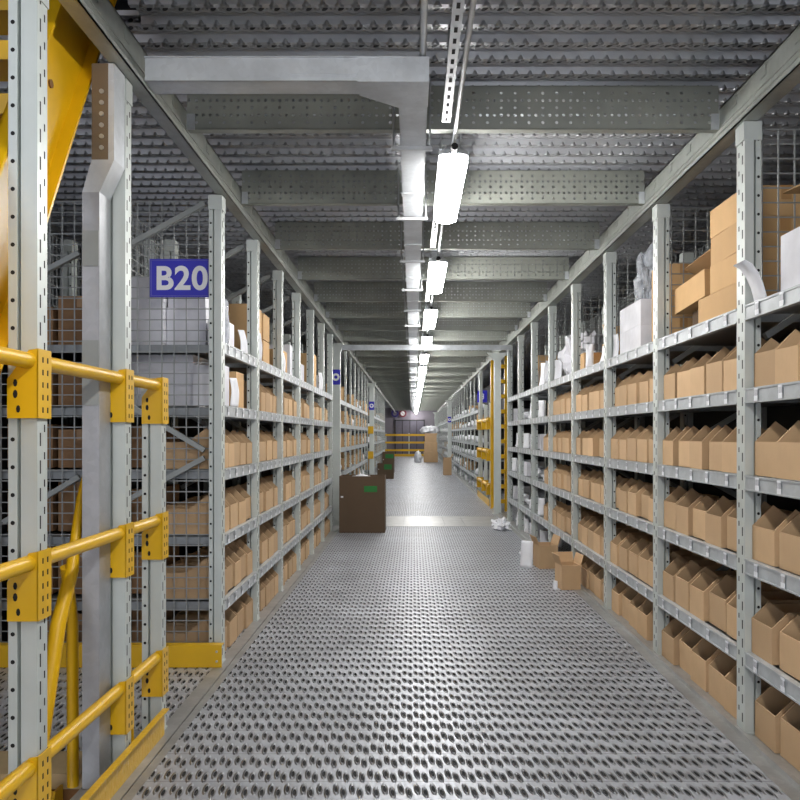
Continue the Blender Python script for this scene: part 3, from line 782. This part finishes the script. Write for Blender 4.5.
for x in (-1.24,-1.94):
    b=MB().prism([(2.99,-.03),(3.0,-.30),(1.55,-2.6),(1.45,-2.6),(2.93,-.03)],'x',x,x+.008);build(b,'stringer',M['yellow'],t)
for i in range(12):
    z=-.05-i*.2;y=2.985-i*.125
    b=MB().box(-1.93,-1.245,y-.13,y,z-.03,z);build(b,'tread',M['yellow2'] if i else M['yellow2'],t)
t=thing('stair_handrail','yellow tube handrail fork of the lower stairs behind the guard rail','handrail',(-1.15,2.9,0))
hx=-1.152
def Yp(px): return F*hx/(px-413)
pts=[(hx,Yp(84),1.2-40*Yp(84)/F),(hx,Yp(80),1.2-65*Yp(80)/F),(hx,Yp(72),1.2-135*Yp(72)/F),(hx,Yp(58),1.2-190*Yp(58)/F),(hx,Yp(45),1.2-285*Yp(45)/F),(hx,Yp(30),1.2-400*Yp(30)/F)]
b=MB().tube(pts,[.006,.013,.022,.025,.022,.02],12);build(b,'rail_tube',M['yellow'],t)
b=MB().tube([(hx-.02,Yp(72),1.2-132*Yp(72)/F),(hx-.03,2.95,.55),(hx-.03,2.955,-.02)],.020,12);build(b,'rail_post',M['yellow'],t)
o=solo(MB().tube([(-1.105,3.27,.64),(-1.09,3.26,.25),(-1.085,3.255,.004)],[.010,.014,.018],10),'stair_guard_post',M['yellow'],(-1.085,3.255,0));tag(o,'slim yellow post standing on the deck behind the middle rail post','post')

# ------------------------------------------------------------------ columns, ladders, barriers further down the aisle
def column(label,x,y,h,w,gus,sign=None,yb=False):
    t=thing('white_column',label,'column',(x,y,0),0,None,'thing')
    b=MB().box(x-w/2,x+w/2,y-w/2,y+w/2,0,h).box(x-w*.75,x+w*.75,y-w*.75,y+w*.75,0,.012);build(b,'shaft',M['white_post'],t)
    s=1 if x<0 else -1
    b=MB().prism([(x-w/2,h),(x+w/2,h),(x+w/2+.10*(1 if gus else .4),h+.12),(x-w/2-.10*(1 if gus else .4),h+.12)],'y',y-w/2,y+w/2);build(b,'cap_bracket',M['white_post'],t)
    if sign:
        z=sign
        b=MB().box(x-.06,x+.06,y-w/2-.012,y-w/2-.004,z-.10,z+.10);p=build(b,'sign_plate',M['blue'],t)
        b=MB();n=20
        for k in range(n):
            a0,a1=2*math.pi*k/n,2*math.pi*(k+1)/n
            q=lambda r,a:(x+r*math.cos(a),y-w/2-.0135,z+r*math.sin(a))
            b.quad(q(.022,a0),q(.05,a0),q(.05,a1),q(.022,a1))
        o=build(b,'sign_ring',M['lett'],p);o.location=(0,0,0)
        o.location=Vector((0,0,0))-Vector(t.location)-Vector(p.location)
    if yb:
        for z in (.72,1.32):
            b=MB().box(x-w/2-.05,x+w/2-.01,y-w/2-.02,y-w/2-.005,z-.09,z+.09).box(x-w/2-.06,x-w/2-.05,y-w/2-.03,y+w/2,z-.09,z+.09);build(b,'yellow_bracket',M['yellow'],t)
    return t
column('white square column with round blue sign, beside the big brown carton',-1.025,11.36,2.30,.11,False,1.97)
column('white square column with two yellow brackets, far behind the big carton',-.99,20.4,2.32,.11,False,1.9,True)
column('white square column with flared top before the yellow ladder',1.285,12.95,2.33,.10,True)
column('white square column with flared top and blue sign, before farthest rack',1.30,30.4,2.33,.13,True,1.75)
column('white square column with flared top beside the white bag',1.235,45.6,2.30,.15,True,None,True)
o=solo(MB().box(-.945,1.31,11.32,11.40,2.335,2.40).box(-.945,1.31,11.31,11.32,2.33,2.345),'tie_beam',M['tray'],(0,11.36,2.335));tag(o,'pale tie beam crossing the aisle at the round blue sign column','beam',None,'thing')
# yellow ladder
t=thing('ladder','yellow steel ladder standing beside the flared white column','ladder',(1.42,13.35,0))
for x in (1.315,1.462):
    b=MB().box(x-.022,x+.022,13.32,13.40,0,2.44);build(b,'stile',M['yellow'],t)
for i in range(10):
    z=.16+i*.235;b=MB().box(1.338,1.44,13.30,13.42,z-.03,z+.03);build(b,'rung',M['yellow'],t)
o=solo(MB().box(1.27,1.315,13.85,13.93,0,2.42).box(1.26,1.325,13.84,13.94,0,.012),'yellow_post',M['yellow'],(1.29,13.9,0));tag(o,'tall yellow post behind the flared white column','post')
t=thing('guard_rail','yellow guard rail between the yellow ladder and the next rack','guard rail',(1.29,15.3,0))
for y in (14.5,15.5,16.6):
    b=MB().box(1.30,1.36,y,y+.07,0,1.75 if y<16 else HP);build(b,'rail_post',M['post'],t)
for z in (.34,.92,1.46):
    b=MB().tube([(1.285,14.3,z),(1.285,16.75,z)],.03,10);build(b,'hand_rail',M['yellow'],t)
    for y in (14.5,15.5,16.6):
        b=MB().box(1.25,1.296,y-.03,y+.10,z-.16,z+.04).box(1.25,1.37,y-.032,y-.022,z-.16,z+.04);build(b,'rail_bracket',M['yellow'],t)
b=MB().box(1.27,1.276,14.2,16.8,.003,.12);build(b,'kick_plate',M['yellow'],t)
o=None
t=thing('row_sign','small blue sign plate hung at the near end of the rack past the ladder','sign',(1.36,17.2,1.96))
b=MB().box(1.30,1.50,17.20,17.21,1.86,2.10);build(b,'sign_plate',M['blue'],t)
b=MB()
for (x0,x1,z0,z1) in ((1.37,1.39,1.92,2.04),(1.39,1.42,2.02,2.04),(1.39,1.42,1.97,1.99),(1.39,1.42,1.92,1.94),(1.42,1.435,1.935,2.03)): b.box(x0,x1,17.195,17.20,z0,z1)
build(b,'sign_lettering',M['lett'],t)
# barrier at the far wall
t=thing('barrier','yellow barrier of three boards across the aisle end before the dark door','barrier',(-.2,47.6,0))
for z in (.35,.78,1.20):
    build(MB().box(-1.55,1.05,47.56,47.60,z-.055,z+.055),'barrier_board',M['yellow'],t)
build(MB().box(-1.55,1.05,47.52,47.56,.003,.14),'kick_plate',M['yellow'],t)
for x in (-1.55,-.25,1.0): build(MB().box(x,x+.06,47.60,47.66,0,1.3),'barrier_post',M['post'],t)
def ring_sign(label,x,z,mat):
    t=thing('round_sign',label,'sign',(x,48.9,z))
    n=24;r=.215
    b=MB().prism([(x+r*.72*math.cos(2*math.pi*k/n),z+r*.72*math.sin(2*math.pi*k/n)) for k in range(n)],'y',48.86,48.88);build(b,'sign_disc',M['lett'] if mat=='rframe' else M['wallb'],t)
    b=MB()
    for k in range(n):
        a0,a1=2*math.pi*k/n,2*math.pi*(k+1)/n
        b._add([(x+q*math.cos(a),yy,z+q*math.sin(a)) for yy in (48.84,48.89) for (q,a) in ((r*.6,a0),(r,a0),(r,a1),(r*.6,a1))],[(0,1,2,3),(7,6,5,4),(0,3,7,4),(1,5,6,2)])
    build(b,'sign_rim',M[mat],t)
    if mat=='rframe': build(MB().bar((x-.13,48.845,z+.13),(x+.13,48.845,z-.13),.04,.02),'sign_bar',M[mat],t)
    build(MB().tube([(x,48.9,z+r),(x,48.9,2.75)],.01,6),'sign_rod',M['dark'],t)
ring_sign('round sign with dark blue rim hanging before the far wall',-1.035,2.44,'bframe')
ring_sign('round sign with red rim and bar hanging before the far wall',-.587,2.44,'rframe')
# cartons in the aisle
def big_carton(label,x0,x1,y,dep,h,gx0,gx1,gz0,gz1):
    t=open_carton(label,(x1-x0,dep,h),((x0+x1)/2,y+dep/2,0),'dcard',flaps=(0,0,0,0),name='open_carton')
    cx=(x0+x1)/2
    put('green_sticker',MB().box(gx0-cx,gx1-cx,-dep/2-.002,-dep/2,gz0,gz1).mesh('green_sticker',M['green']),t)
    put('tape_scrap',MB().box(x0-cx+.02,x0-cx+.05,-dep/2-.002,-dep/2,h*.62,h*.65).mesh('tape_scrap',M['paper']),t)
    return t
big_carton('big dark brown carton with green sticker beside the round blue sign column',-.905,-.345,10.42,.42,.695,-.60,-.44,.50,.575)
bag('pale crumpled paper packing filling the top of the big brown carton',(-.66,10.63,.585),.10,71,'paper','packing_paper',(1.3,1.1,.7),'packing paper',.5)
big_carton('middle dark brown carton with green sticker, second along the aisle',-.975,-.53,23.2,.5,.42,-.79,-.58,.26,.40)
big_carton('farthest dark brown carton with green sticker in the aisle',-.975,-.60,27.0,.6,.66,-.88,-.62,.46,.59)
for i,(h) in enumerate((.45,.42,.40)):
    carton(f'{["bottom","middle","top"][i]} brown carton of the stack under the white bag',(.62-.05*i,.6,h),(.78,37.6,(0,.452,.874)[i]),'card',tape=False)
bag('big white bag lying on the far carton stack',(.78,37.6,1.276),.26,77,'paper','white_bag',(1.4,1.2,.75),'bag',.5)
bag('white bag on the floor against the far carton stack',(.22,37.3,.0),.17,79,'paper','white_bag',(.8,1.1,1.7),'bag',.5)
open_carton('brown carton with white flap at the foot of the farthest rack',(.24,.5,.52),(1.03,25.6,0),'card',flaps=(.5,.4,0,0),fl=.12)

# ------------------------------------------------------------------ world, camera
w=bpy.data.worlds.new('dim_hall');bpy.context.scene.world=w;w.use_nodes=True
w.node_tree.nodes['Background'].inputs[0].default_value=(.86,.9,1,1);w.node_tree.nodes['Background'].inputs[1].default_value=1.7
cam=bpy.data.cameras.new('camera');cam.sensor_width=36;cam.lens=F/800*36;cam.shift_x=-13/800;cam.shift_y=35/800;cam.clip_start=.05
co=bpy.data.objects.new('camera',cam);C.objects.link(co);co.location=(0,0,H);co.rotation_euler=(math.pi/2,0,0)
s=bpy.context.scene;s.camera=co
s.view_settings.view_transform='Standard';s.view_settings.look='None';s.view_settings.exposure=0;s.view_settings.gamma=1
s.cycles.max_bounces=8;s.cycles.transparent_max_bounces=16;s.cycles.use_denoising=True
